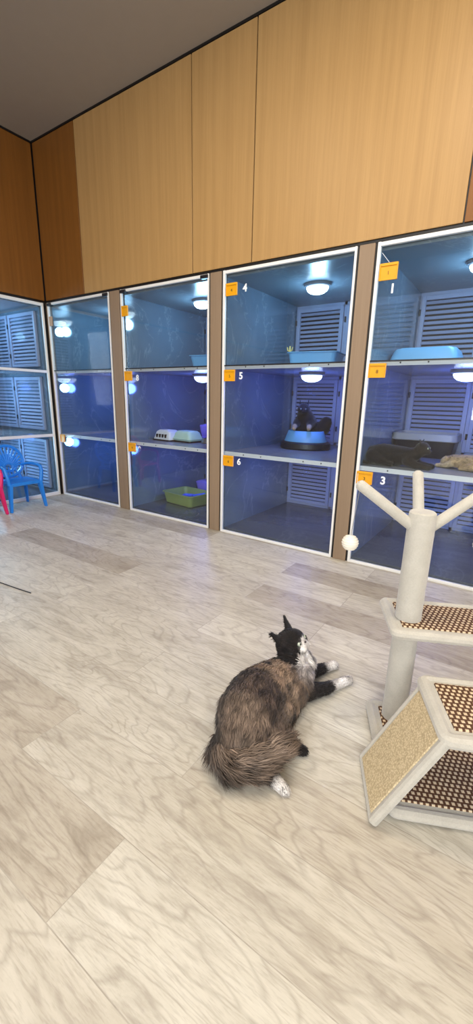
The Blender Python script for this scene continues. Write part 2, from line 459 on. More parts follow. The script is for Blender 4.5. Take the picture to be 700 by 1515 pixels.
# left wall front, turned a quarter
t = thing('glass_door', 'tall glass door in the left wall behind the blue plastic chair', 'glass door', (0, 0, 0))
a, b = -1.06, -.03
MB().box(-.003, .003, a+.004, b-.004, .006, HT-.006).build('glass_pane', M['glass'], t)
f = MB()
f.box(-.01, .012, a, a+.02, 0, HT, .002, seg=1).box(-.01, .012, b-.02, b, 0, HT, .002, seg=1)
f.box(-.01, .012, a+.02, b-.02, HT-.03, HT-.002, .002, seg=1).box(-.01, .012, a+.02, b-.02, 0, .035, .002, seg=1)
f.box(-.008, .010, a+.02, b-.02, Z2-.012, Z2+.012, .002, seg=1).box(-.008, .010, a+.02, b-.02, Z1-.014, Z1+.014, .002, seg=1)
f.build('white_edge_frame', M['white'], t)
MB().box(.004, .02, -.66, -.60, Z1-.045, Z1-.018, .003, seg=1).build('door_latch', M['blackpl'], t)

# orange name plates stuck on the glass
def plate(x, z, ch, label, mat='orange', w=.094, h=.08):
    t = thing('name_plate', label, 'name plate', (x, -.0035, z-h/2), group='orange plates on the glass doors' if mat == 'orange' else None)
    y = -.010
    MB().box(-w/2, w/2, y+.003, y+.009, 0, h, .0015, seg=1).build('plate_back', M[mat], t)
    if mat == 'orange':
        r = MB(); k = .006
        r.box(-w/2, -w/2+k, y-.003, y+.004, 0, h, .001, seg=1).box(w/2-k, w/2, y-.003, y+.004, 0, h, .001, seg=1)
        r.box(-w/2+k, w/2-k, y-.003, y+.004, 0, k).box(-w/2+k, w/2-k, y-.004, y+.004, h-.014, h, .001, seg=1)
        r.build('plate_rim', M['orange'], t)
        if ch: text_mesh(ch, .028, 'plate_digit', M['ink'], t, (0, y+.0022, h*.42), (PI/2, 0, 0), .0006)
    return t
plate(2.231, 1.774, '4', 'orange plate left of the white number 4')
plate(2.226, 1.207, '5', 'orange plate left of the white number 5')
plate(2.227, .583, '6', 'orange plate left of the white number 6')
p1 = plate(3.296, 1.744, '1', 'orange plate above the white number 1, hung from a thin string', w=.1, h=.086)
MB().tube([(-.045, -.007, .142), (-.02, -.008, .112), (.0, -.008, .088)], .0012, 6).build('string', M['sticker'], p1)
plate(3.291, 1.222, '8', 'orange plate between the plates of cages 1 and 3', w=.1)
plate(3.282, .58, '3', 'orange plate left of the white number 3, behind the cat tree branch', w=.1)
plate(1.140, 1.732, '', 'orange plate at the top of the door with numbers 8 and 9', w=.075)
plate(1.148, 1.214, '', 'orange plate left of the white number 8')
plate(1.157, .6, '9', 'orange plate left of the white number 9')
plate(.106, .607, '', 'orange plate on the glass door beside the corner', w=.07)
plate(.078, 1.735, '', 'small beige card on the glass near the corner, high up', 'tape', .05, .085)

# lamps in the cages
def cage_lamp(loc, tier, label, power):
    t = thing('dome_lamp', label, 'lamp', loc, group='dome lamps inside the cages')
    MB().lathe([(.10, 0), (.102, -.008), (.098, -.02), (.088, -.024)], n=32, sx=1.0, sy=.8).build('lamp_base', M['lampbase'], t)
    MB().lathe([(.082, -.022), (.082, -.034), (.074, -.05), (.054, -.064), (.028, -.071), (.006, -.073)], n=32, sx=1, sy=.8).build('lamp_dome', M['dome_top' if tier == 2 else 'dome_mid'], t)
    l = bpy.data.lights.new('cage_bulb', 'POINT'); l.energy = power; l.shadow_soft_size = .05
    l.color = ((.32, .66, 1), (.09, .19, 1), (.09, .2, 1))[2-tier]
    lo = bpy.data.objects.new('bulb', l); col.objects.link(lo); lo.parent = t; lo.location = (0, 0, -.13)
tiername = ('bottom', 'middle', 'top')
lampw = ('next to the corner', 'behind numbers 8 and 9', 'behind numbers 4, 5 and 6', 'behind numbers 1 and 3', 'at the far right')
TOPZ = (Z1-.014, Z2-.014, HT-.035)
POW = (5.6, 7.0, 8.0)
for i, (a, b) in enumerate(BAYS):
    for k in range(3):
        cage_lamp(((a+b)/2+.02, .48, TOPZ[k]), k, 'white dome lamp on the ceiling of the %s cage %s' % (tiername[k], lampw[i]), POW[k])
for k in range(3):
    cage_lamp((-.5, -.47, TOPZ[k]), 2, 'white dome lamp in the %s cage of the left wall' % tiername[k], 10)

# ------------------------------------------------------------------ things in the cages
def tray(name, label, cat, loc, hx, hy, h, mat, rz=0, flare=1.12, rim=.012, inner=None, upside=False):
    t = thing(name, label, cat, loc, rz)
    w = .006
    if upside:
        MB().rrect([(hx*flare+rim, hy*flare+rim, .05, 0), (hx*flare+rim, hy*flare+rim, .05, .008), (hx*flare, hy*flare, .045, .012),
                    (hx, hy, .05, h-.01), (hx-.01, hy-.01, .05, h)]).build('tray_shell', M[mat], t)
        MB().rrect([(hx-.03, hy-.03, .03, h-.002), (hx-.035, hy-.035, .03, h+.006)]).build('raised_panel', M[mat], t)
        return t
    m = MB()
    m.rrect([(hx-.01, hy-.01, .03, 0), (hx, hy, .035, .008), (hx*flare, hy*flare, .045, h-.008), (hx*flare+rim, hy*flare+rim, .05, h-.006),
             (hx*flare+rim, hy*flare+rim, .05, h), (hx*flare-w, hy*flare-w, .042, h), (hx-w, hy-w, .03, .012)])
    m.build('tray_shell', M[mat], t)
    if inner: MB().rrect([(hx*1.02-w, hy*1.02-w, .03, .013), (hx*1.03-w, hy*1.03-w, .03, .03)]).build('filling', M[inner], t)
    return t
FZ = .028; S1 = Z1+.014; S2 = Z2+.014
g = tray('litter_tray', 'olive green litter tray on the floor of cage 9', 'litter tray', (1.40, .47, FZ), .185, .14, .115, 'green', -.12, inner='litter')
sc = thing('litter_scoop', 'blue scoop lying in the green litter tray', 'scoop', (1.38, .50, FZ+.034), .3)
MB().rrect([(.045, .035, .015, 0), (.055, .045, .02, .04), (.050, .040, .018, .04), (.04, .03, .012, .006)], cap1=True).build('scoop_bowl', M['scoop'], sc)
MB().tube([(.05, 0, .032), (.12, 0, .05), (.18, 0, .062)], [.012, .01, .011], 10).build('scoop_handle', M['scoop'], sc)
tray('food_tub', 'lilac plastic tub at the back of cage 9', 'tub', (1.27, .93, FZ), .10, .09, .14, 'purple', .1, flare=.8, upside=True)
pt = thing('plastic_cover', 'small white plastic cover with vents beside the mint green tub', 'cover', (1.27, .34, S1), -.1)
MB().rrect([(.125, .09, .03, 0), (.12, .085, .03, .02), (.10, .07, .03, .08), (.075, .05, .025, .098)]).build('cover_shell', M['whitepl'], pt)
MB().rrect([(.13, .095, .03, .0), (.13, .095, .03, .012)]).build('cover_rim', M['blackpl'], pt)
for k in range(4): MB().box(-.07+.04*k, -.052+.04*k, -.088, -.072, .03, .06).build('vent_slot', M['blackpl'], pt)
mt = thing('food_tub', 'mint green upturned tub on the shelf above number 9', 'tub', (1.50, .36, S1), -.1)
MB().rrect([(.115, .085, .03, .012), (.125, .095, .04, .03), (.10, .075, .035, .085), (.085, .06, .03, .10)]).build('tub_shell', M['mint'], mt)
MB().rrect([(.12, .09, .03, 0), (.12, .09, .03, .013)]).build('tub_base', M['blackpl'], mt)
tray('storage_box', 'lilac box at the back of the shelf behind the mint green tub', 'box', (1.40, .86, S1), .12, .09, .13, 'purple', 0, flare=.85, upside=True)
fb = thing('food_bowl', 'small dark steel bowl beside the mint green tub', 'bowl', (1.72, .40, S1))
MB().lathe([(.07, 0), (.075, .006), (.058, .045), (.052, .045), (.04, .012), (.002, .01)], n=28).build('bowl', M['steel'], fb)
tray('litter_tray', 'light blue tray on the top shelf above number 8', 'litter tray', (1.74, .52, S2), .19, .15, .12, 'ltblue', .1)
tray('litter_tray', 'light blue tray on the top shelf below number 4', 'litter tray', (2.60, .66, S2), .17, .15, .125, 'ltblue', .15)
def sprig(loc, label, rz=0):
    t = thing('cactus_toy', label, 'toy', loc, rz)
    MB().tube([(0, 0, 0), (0, 0, .02), (0, 0, .06)], [.012, .008, .006], 8).build('stem', M['yellow'], t)
    for s in (-1, 1):
        MB().tube([(0, 0, .02), (s*.018, 0, .028), (s*.024, 0, .052)], [.006, .0055, .004], 8).build('arm', M['yellow'], t)
sprig((2.41, .56, S2+.119), 'pale yellow branching toy on the rim of the blue tray below number 4')
tray('cat_bed_tray', 'light blue upturned tray on the top shelf below number 1', 'tray', (3.45, .55, S2), .19, .15, .105, 'ltblue', 0, flare=1.15, upside=True)

# blue bowl with black base and the black cat in it (cage 5)
bb = thing('cat_bed', 'blue plastic cat bed on a black base on the shelf of cage 5', 'cat bed', (2.55, .66, S1), .1)
MB().lathe([(.205, 0), (.215, .012), (.212, .05), (.19, .062)], n=40, sy=.85).build('bed_base', M['blackpl'], bb)
MB().lathe([(.178, .055), (.18, .066), (.15, .145), (.146, .15), (.138, .148), (.14, .09), (.01, .085)], n=40, sy=.85, cap0=False).build('bed_bowl', M['ltblue'], bb)

# grey litter box at the back of cage 2
lb = thing('litter_box', 'black and grey litter box behind the dark cat in the cage above number 3', 'litter box', (3.46, .88, S1))
MB().rrect([(.19, .13, .03, 0), (.195, .135, .035, .01), (.215, .155, .045, .13)]).build('box_base', M['blackpl'], lb)
MB().rrect([(.225, .165, .05, .125), (.228, .168, .05, .13), (.222, .162, .05, .175), (.212, .152, .045, .178), (.207, .147, .045, .14)]).build('box_rim', M['greypl'], lb)

# ------------------------------------------------------------------ cats
def cat(name, label, loc, balls, ears, eyes, nose, fur=None, vox=.004, extra_fur=0):
    """balls: (x,y,z,r,color,(dir),len) overlapping spheres fused into one continuous skin."""
    root = thing(name, label, 'cat', loc)
    bm = bmesh.new()
    for bl in balls:
        p = Vector(bl[:3])
        r = bmesh.ops.create_icosphere(bm, subdivisions=3, radius=bl[3])['verts']
        bmesh.ops.translate(bm, vec=p, verts=r)
    for (base, tip, wid, nrm) in ears:      # ear: thin cone leaf
        base, tip, wid, nrm = map(Vector, (base, tip, wid, nrm))
        n = 10; ring = []; prev = None
        for q in range(6):
            f = q/5; c = base.lerp(tip, f); k = (1-f)**.8+.04
            rg = [bm.verts.new(c+wid*(k*math.cos(2*PI*j/n))+nrm*(k*math.sin(2*PI*j/n))) for j in range(n)]
            if prev: 
                for j in range(n): bm.faces.new((prev[j], prev[(j+1) % n], rg[(j+1) % n], rg[j]))
            else: bm.faces.new(rg[::-1])
            prev = rg
        bm.faces.new(prev)
    bmesh.ops.recalc_face_normals(bm, faces=bm.faces)
    me = bpy.data.meshes.new('tmp'); bm.to_mesh(me); bm.free()
    tmp = bpy.data.objects.new('tmp', me); col.objects.link(tmp)
    m = tmp.modifiers.new('r', 'REMESH'); m.mode = 'VOXEL'; m.voxel_size = vox
    m = tmp.modifiers.new('s', 'SMOOTH'); m.factor = .5; m.iterations = 4
    dg = bpy.context.evaluated_depsgraph_get()
    body = bpy.data.meshes.new_from_object(tmp.evaluated_get(dg)); bpy.data.objects.remove(tmp); bpy.data.meshes.remove(me)
    body.name = 'body'
    for p in body.polygons: p.use_smooth = True
    def near(p):
        ws = 0; c = Vector((0, 0, 0)); d = Vector((0, 0, 0)); ln = 0
        for bl in balls:
            q = (p-Vector(bl[:3])).length/bl[3]
            w = math.exp(-9*(q-.9)) if q > .9 else 1.0+(.9-q)
            c += Vector(bl[4])*w; ws += w
            if len(bl) > 5: d += Vector(bl[5]).normalized()*w; ln += bl[6]*w
        return c/ws, d/ws, ln/ws
    at = body.color_attributes.new('coat', 'FLOAT_COLOR', 'POINT')
    info = []
    for v in body.vertices:
        c, d, ln = near(v.co)
        c = fur(v.co, c) if fur else c
        info.append((c, d, ln)); at.data[v.index].color = (c[0], c[1], c[2], 1)
    body.materials.clear(); body.materials.append(M['coat'])
    ob = bpy.data.objects.new('body', body); col.objects.link(ob); ob.parent = root
    if extra_fur:
        vs = []; fs = []; cs = []
        polys = [p for p in body.polygons]; areas = []; tot = 0
        for p in polys: tot += p.area; areas.append(tot)
        import bisect
        for _ in range(extra_fur):
            p = polys[bisect.bisect_left(areas, random.random()*tot)]
            vi = random.choice(p.vertices); c, d, ln = info[vi]
            if ln < .003: continue
            q = Vector(p.center)+Vector([random.uniform(-1, 1)*vox*.5 for _ in range(3)]); nrm = Vector(p.normal)
            if q.z < .012 and nrm.z < -.4: continue
            cl = noise.noise(q*46); cl2 = noise.noise(q*30+Vector((9, 3, 5)))
            side = nrm.cross(d); 
            t = d-nrm*d.dot(nrm)
            if t.length < .05: t = nrm.orthogonal()
            t = t.normalized()+side*(.9*cl)+Vector([random.gauss(0, .13) for _ in range(3)])
            t = (t.normalized()*.86+nrm*(.34+.22*cl2)).normalized()
            L = ln*random.uniform(.6, 1.15)*(1+.25*cl2); w = random.uniform(.0007, .0013)*(1.35 if ln > .02 else 1)
            sd = t.cross(nrm).normalized()*w
            bend = -nrm*L*.18+Vector((0, 0, -.1*L))
            a0 = q-nrm*.001; a1 = q+t*L*.5+bend*.1; a2 = q+t*L+bend
            for pt in (a1, a2):
                if pt.z < .002: pt.z = .002+random.random()*.003
            i0 = len(vs)
            vs += [a0-sd, a0+sd, a1+sd*.8, a1-sd*.8, a2]
            fs += [(i0, i0+1, i0+2, i0+3), (i0+3, i0+2, i0+4)]
            br = random.uniform(.66, 1.3)*max(.3, 1+.95*cl)*(1+.5*cl2)
            tipk = random.uniform(1.0, 1.35)
            for kk in (.75, .75, 1, 1, tipk): cs.append([min(1, x*br*kk) for x in c])
        fm = bpy.data.meshes.new('fur'); fm.from_pydata([tuple(x) for x in vs], [], fs); fm.update()
        at = fm.color_attributes.new('coat', 'FLOAT_COLOR', 'POINT')
        for i_, c in enumerate(cs): at.data[i_].color = (*c, 1)
        for p in fm.polygons: p.use_smooth = True
        fm.materials.append(M['fur'])
        fo = bpy.data.objects.new('fur', fm); col.objects.link(fo); fo.parent = root; fo['kind'] = 'stuff'
    for e, rr, F in eyes:
        F = Vector(F).normalized()
        eo = MB().sphere(e, rr).build('eye', M['eye'], root)
        MB().sphere(Vector(e)+F*rr*.72, rr*.5).build('pupil', M['pupil'], eo)
    if nose:
        MB().sphere(nose[0], nose[1], sc=(1, 1.2, .8)).build('nose', M['nose'], root)
    return root

def lin(r, g, b): return srgb(r, g, b)[:3]
BR = lin(114, 98, 85); DK = lin(66, 54, 46); TN = lin(152, 134, 116); BK = lin(30, 25, 24); WH = lin(226, 220, 214); GR = lin(104, 90, 80); RF = lin(178, 170, 166)
def chain(pts, c, ln, sub=4, rev=False):
    """pts (x,y,z,r[,c]) interpolated; hair direction follows the chain"""
    o = []
    for A, B in zip(pts, pts[1:]):
        ca = A[4] if len(A) > 4 else c; cb = B[4] if len(B) > 4 else c
        d = Vector(B[:3])-Vector(A[:3])
        for k in range(sub):
            f = k/sub; o.append((*[A[j]+(B[j]-A[j])*f for j in range(4)], ca if f < .5 else cb, tuple(d), ln))
    B = pts[-1]; o.append((*B[:4], B[4] if len(B) > 4 else c, tuple(d), ln)); return o

# --- the long-haired cat on the floor
bal = []
bal += chain([(3.512, -1.400, .10, .055, RF), (3.495, -1.450, .085, .070, GR), (3.484, -1.520, .088, .080, TN), (3.482, -1.600, .092, .092, BR),
              (3.497, -1.675, .088, .094, BR), (3.522, -1.735, .075, .080, BR)], BR, .032, 4)
bal += chain([(3.545, -1.470, .06, .055, GR), (3.548, -1.540, .05, .05, TN), (3.558, -1.62, .055, .055, TN), (3.572, -1.69, .055, .055, BR)], TN, .030, 3)
# head
HC_ = Vector((3.482, -1.352, .165))
F = (Vector((.826, .564, 0))*.66+Vector((.564, -.826, 0))*.49+Vector((0, 0, .50))).normalized()
Lx = (Vector((.826, .564, 0))*.60+Vector((-.564, .826, 0))*1.03+Vector((0, 0, .19)))
Lx = (Lx-F*Lx.dot(F)).normalized(); U = Lx.cross(F)
if U.z < 0: U = -U
HS = 1.27
def H(l, f, u): return HC_+(Lx*l+F*f+U*u)*HS
def hb(l, f, u, r, c, ln=.009, d=None):
    dd = d if d else (-F+U*.2); return (*H(l, f, u), r*HS, c, tuple(dd), ln)
bal += chain([(3.510, -1.392, .11, .052, RF), (*(HC_+Vector((.012, -.012, -.030))), .044, BK)], RF, .022, 3)
bal += [hb(0, -.004, .004, .043, BK), hb(0, .012, .012, .034, BK), hb(.020, .010, -.010, .026, BK), hb(-.020, .010, -.010, .026, BK),
        hb(0, .030, -.006, .018, WH, .004), hb(.009, .036, -.014, .012, WH, .004), hb(-.009, .036, -.014, .012, WH, .004),
        hb(0, .026, .010, .016, WH, .004), hb(0, .024, -.026, .014, WH, .006), hb(.024, -.012, -.012, .026, BK, .02, -F-U), hb(-.024, -.012, -.012, .026, BK, .02, -F-U)]
bal += [(3.535, -1.395, .085, .052, RF, (.6, .2, -.8), .024), (3.548, -1.420, .070, .050, GR, (.5, 0, -.8), .02), (3.500, -1.372, .115, .046, RF, (.2, .1, -1), .024)]
# white ruff under the chin
for l, f, u, r in ((0, .012, -.046, .032), (.0, .016, -.066, .030), (.02, -.006, -.046, .028), (-.022, -.008, -.048, .028), (0, .004, -.066, .030)):
    bal.append((*H(l, f, u), r, WH, tuple(Vector((.4, .2, -1))), .020))
# front legs
bal += chain([(3.540, -1.440, .055, .045, GR), (3.580, -1.402, .036, .031, BK), (3.622, -1.330, .026, .022, BK), (3.640, -1.285, .021, .0185, WH), (3.660, -1.245, .019, .0185, WH), (3.667, -1.228, .016, .0165, WH)], BK, .009, 8)
bal += chain([(3.520, -1.370, .06, .04, GR), (3.540, -1.290, .034, .026, BK), (3.560, -1.235, .024, .021, BK), (3.573, -1.205, .020, .0185, WH), (3.588, -1.175, .018, .018, WH)], BK, .009, 8)
for tx, ty in ((3.6745, -1.224), (3.668, -1.2145), (3.657, -1.213)): bal.append((tx, ty, .011, .0085, WH, (1, 1, 0), .004))
for tx, ty in ((3.600, -1.170), (3.592, -1.160), (3.580, -1.161)): bal.append((tx, ty, .010, .0085, WH, (1, 1, 0), .004))
# hind legs
bal += chain([(3.570, -1.69, .06, .055, BR), (3.615, -1.665, .038, .033, DK), (3.645, -1.640, .022, .021, BK), (3.668, -1.632, .016, .016, BK)], DK, .012, 4)
bal += chain([(3.560, -1.745, .055, .055, BR), (3.612, -1.765, .034, .032, DK), (3.640, -1.772, .022, .021, BK), (3.664, -1.775, .018, .0185, WH), (3.682, -1.778, .015, .0165, WH)], DK, .010, 4)
# tail swept round over the hind legs
bal += chain([(3.480, -1.735, .052, .045, BR), (3.490, -1.790, .045, .040, BR), (3.535, -1.818, .048, .042, BR), (3.585, -1.790, .060, .042, BR),
              (3.618, -1.735, .072, .036, BR), (3.630, -1.690, .075, .022, BR)], BR, .062, 5)
def floorcat_coat(p, c):
    # banded darker saddle over the loin, pale flank, black mask and white blaze
    x, y, z = p; c = Vector(c)
    if y < -1.545 and y > -1.69 and z > .10:
        k = min(1, (z-.10)/.03)*min(1, (y+1.69)/.03)*min(1, (-1.545-y)/.03)
        s = .5+.5*math.sin((x*.6+y)*330+6*noise.noise(Vector((x, y, z))*30))
        c = c.lerp(Vector(lin(52, 38, 30)), k*(.45+.45*s))
    n = noise.noise(Vector((x, y, z))*22)
    if -1.56 < y < -1.44: c = c.lerp(Vector(lin(160, 132, 104)), .35+.4*n)
    h = (p-HC_)/HS; l, f, u = h.dot(Lx), h.dot(F), h.dot(U)
    if h.length < .075 and f > -.06:
        if u > -.040 and f < .034 : c = Vector(BK)
    if h.length < .12 and u > .020: c = Vector(BK)
    if h.length < .075 and f > -.06:
        if f > .018 and abs(l) < .006+max(0, -(u-.012))*.75 and u < .016: c = Vector(WH)
        if f > .018 and u < -.028: c = Vector(WH)
    return c*(1+.25*n)
ears = []
for s in (-1, 1):
    b0 = H(s*.026, -.008, .026); tp = H(s*.048, -.010, .080)
    ears.append((b0, tp, Lx*.024-U*.006*s, F*.008))
eyes = [(H(s*.0175, .0385, .007), .0082, tuple(F+Lx*s*.35)) for s in (-1, 1)]
cat('long_haired_cat', 'long-haired brown cat with black mask and white paws lying on the wood floor', (0, 0, 0), bal, ears, eyes,
    (H(0, .0475, .000), .0042), floorcat_coat, .0035, 42000)

# --- small cats inside the cages: built lying along +x, head raised at +x
def lying_cat(name, label, loc, rz, c1, c2, s=1.0, head_up=.09, face=None, furn=7000):
    b = chain([(-.15, 0, .055, .055, c1), (-.07, 0, .065, .068, c1), (.03, 0, .065, .062, c1), (.10, 0, .07, .05, c1), (.14, 0, .07+head_up*.45, .036, c1)], c1, .012, 4)
    hx, hz = .165, .07+head_up
    b += [(hx, 0, hz, .042, c2, (-1, 0, 0), .008), (hx+.022, 0, hz-.008, .026, c2, (-1, 0, 0), .006), (hx+.036, 0, hz-.013, .016, c2, (-1, 0, 0), .003)]
    for sg in (-1, 1):
        b += chain([(.10, sg*.035, .045, .034), (.15, sg*.038, .022, .022), (.21, sg*.034, .018, .018), (.225, sg*.034, .016, .017)], c2, .006, 3)
        b += chain([(-.12, sg*.035, .05, .05), (-.07, sg*.06, .035, .035), (-.02, sg*.066, .018, .018), (.01, sg*.066, .015, .016)], c1, .008, 3)
    b += chain([(-.19, 0, .04, .024), (-.22, -.05, .022, .02), (-.19, -.10, .02, .018), (-.12, -.115, .018, .013)], c1, .012, 4)
    b = [(x*s, y*s, z*s, r*s, *rest) for x, y, z, r, *rest in b]
    ears = []
    for sg in (-1, 1):
        ears.append(((( hx-.006)*s, sg*.024*s, (hz+.028)*s), ((hx-.01)*s, sg*.034*s, (hz+.066)*s), (0, .015*s, 0), (.005*s, 0, 0)))
    eyes = [(((hx+.037)*s, sg*.016*s, (hz+.006)*s), .006*s, (1, sg*.3, 0)) for sg in (-1, 1)]
    o = cat(name, label, (0, 0, 0), b, ears, eyes, (((hx+.053)*s, 0, (hz-.009)*s), .004*s), None, .005, furn)
    o.location = loc; o.rotation_euler = (0, 0, rz); return o
lying_cat('dark_cat', 'dark tortoiseshell cat lying with head raised on the shelf above number 3', (3.40, .18, S1), -.12, lin(30, 27, 28), lin(42, 36, 34), 1.02, .05)
lying_cat('cream_cat', 'cream cat sleeping low beside the dark cat', (3.80, .30, S1), PI-.3, lin(188, 160, 124), lin(204, 180, 146), .72, -.012)
# black cat sitting in the bed
BC = lin(12, 11, 14); PW = lin(186, 156, 120)
b = chain([(0, .05, .13, .085), (0, .03, .19, .082), (-.01, .0, .245, .062), (-.015, -.02, .275, .05)], BC, .014, 4)
b += [(-.02, -.045, .300, .046, BC, (0, 1, 0), .008), (-.02, -.072, .290, .024, BC, (0, 1, 0), .005)]
b += chain([(.07, .06, .13, .06), (.13, .05, .16, .055), (.15, .04, .20, .045)], BC, .014, 3)
for sg in (-1, 1):
    b += chain([(sg*.05-.01, -.02, .20, .036), (sg*.055-.02, -.075, .175, .023), (sg*.055-.02, -.115, .170, .017, PW), (sg*.055-.02, -.135, .160, .015, PW)], BC, .006, 3)
b += chain([(0, .12, .11, .03), (-.08, .11, .11, .025), (-.11, .03, .11, .02)], BC, .012, 3)
ears = [((-.02+sg*.024, -.035, .33), (-.02+sg*.036, -.03, .374), (.015, 0, 0), (0, .005, 0)) for sg in (-1, 1)]
eyes = [((-.02+sg*.017, -.083, .302), .0062, (sg*.3, -1, 0)) for sg in (-1, 1)]
o = cat('black_cat', 'black cat sitting in the blue bed with pale paws on its rim', (0, 0, 0), b, ears, eyes, ((-.02, -.096, .288), .004), None, .005, 6000)
o.location = (2.545, .66, S1-.0); o.rotation_euler = (0, 0, .35); o.scale = (1.08, 1.08, 1.08)

# ------------------------------------------------------------------ cat tree
TR = math.radians(25)
B0 = Vector((3.775, -1.31, 0))
ct = thing('cat_tree', 'cream plush cat tree with woven mats, post and hanging balls on the wood floor', 'cat tree', B0, TR)
# local: x = along (u), y = minus v (so v points to -y)
def slab(u0, u1, v0, v1, z0, z1, name='platform'):
    m = MB().box(u0, u1, -v1, -v0, z0, z1, min(.011, (z1-z0)*.45), seg=4); o = m.build(name, M['plush'], ct)
    # rolled plush edge
    r = (z1-z0)*.58; zc = (z0+z1)/2+.003; k = .012
    pts = []
    for cx, cy, a0 in ((u1-k, -v0-k, 0), (u0+k, -v0-k, PI/2), (u0+k, -v1+k, PI), (u1-k, -v1+k, 1.5*PI)):
        for j in range(5):
            a = a0+PI/2*j/4; pts.append((cx+k*math.cos(a), cy+k*math.sin(a), zc))
    MB().tube(pts, r, 10, closed=True).build('plush_edge', M['plush'], o)
    e = .022
    MB().box(u0+e, u1-e, -v1+e, -v0-e, z1-.002, z1+.004, .002, seg=1).build('woven_mat', M['weave'], o)
    return o
slab(0, .47, 0, .40, .002, .03, 'base_board')
PU, PV = .066, .060
Rz = .0385
MB().tube([(PU, -PV, .03), (PU, -PV, .36)], Rz, 32).build('lower_post', M['plush'], ct)
MB().tube([(PU, -PV, .40), (PU, -PV, .725), (PU, -PV, .737), (PU, -PV, .741)], [Rz, Rz, Rz*.96, Rz*.85], 32).build('upper_post', M['plush'], ct)
slab(.016, .42, -.06, .142, .368, .396, 'platform')
slab(.085, .385, .215, .43, .268, .298, 'platform')
def ramp(u_top, u_bot, label=None):
    d = Vector((u_bot-u_top, 0, -.285)); L = d.length; ang = math.atan2(d.x, d.z)
    sg = 1 if u_bot < u_top else -1
    m = Matrix.Translation(((u_top+u_bot)/2, -.332, .147)) @ Matrix.Rotation(math.atan2(u_top-u_bot, .285), 4, 'Y')
    o = MB().box(-.009, .009, -.098, .098, -L/2, L/2, .004, mat=m).build('slanted_side', M['plush'], ct)
    MB().box(-sg*.009-.003, -sg*.009+.003, -.086, .086, -L/2+.014, L/2-.014, .002, seg=1, mat=m).build('sisal_pad', M['sisal'], o)
    e = MB()
    for yy in (-.098, .098):
        e.tube([m @ Vector((0, yy, -L/2+.006)), m @ Vector((0, yy, L/2-.004))], .0125, 10)
    e.tube([m @ Vector((0, -.098, -L/2+.006)), m @ Vector((0, .098, -L/2+.006))], .0105, 10)
    e.build('plush_edge', M['plush'], o)
ramp(.088, -.055); ramp(.382, .525)
# three branches at the top with balls hanging from two of them
inv = Matrix.Rotation(-TR, 3, 'Z')
def wl(v): return inv @ (Vector(v)-B0)
top = Vector((3.862, -1.333, .69))
rr = Vector((.826, .564, 0)); fw = Vector((-.564, .826, 0))
for d, tip, cordlen in ((-rr, (3.862-rr.x*.198, -1.333-rr.y*.198, .818), .178), (rr, (3.862+rr.x*.178, -1.333+rr.y*.178, .812), .172), (fw, (3.862+fw.x*.075, -1.333+fw.y*.075, .843), 0)):
    a = top+d*.022; tp = Vector(tip); q = (tp-a).normalized()
    MB().tube([wl(a), wl(a.lerp(tp, .5)), wl(tp-q*.006), wl(tp-q*.001), wl(tp+q*.004)], [.0165, .0158, .0155, .013, .006], 16).build('branch', M['plush'], ct)
    if cordlen:
        bl = tp+Vector((0, 0, -cordlen))+d*.008
        bo = MB().sphere(wl(bl), .0235, 24).build('hanging_ball', M['ball'], ct)
        s = MB()
        for k in range(7):   # wound cord ridges
            th = (k-3)*.3; rr_ = .0238*math.cos(th); zz = .0238*math.sin(th)
            c = wl(bl); s.tube([(c.x+rr_*math.cos(j*PI/12), c.y+rr_*math.sin(j*PI/12)*.98, c.z+zz) for j in range(24)], .0013, 6, closed=True)
        s.build('wound_cord', M['ball'], bo)
        MB().tube([wl(tp-q*.006+Vector((0, 0, -.01))), wl(bl+Vector((0, 0, .02)))], .0009, 6).build('string', M['cord'], bo)

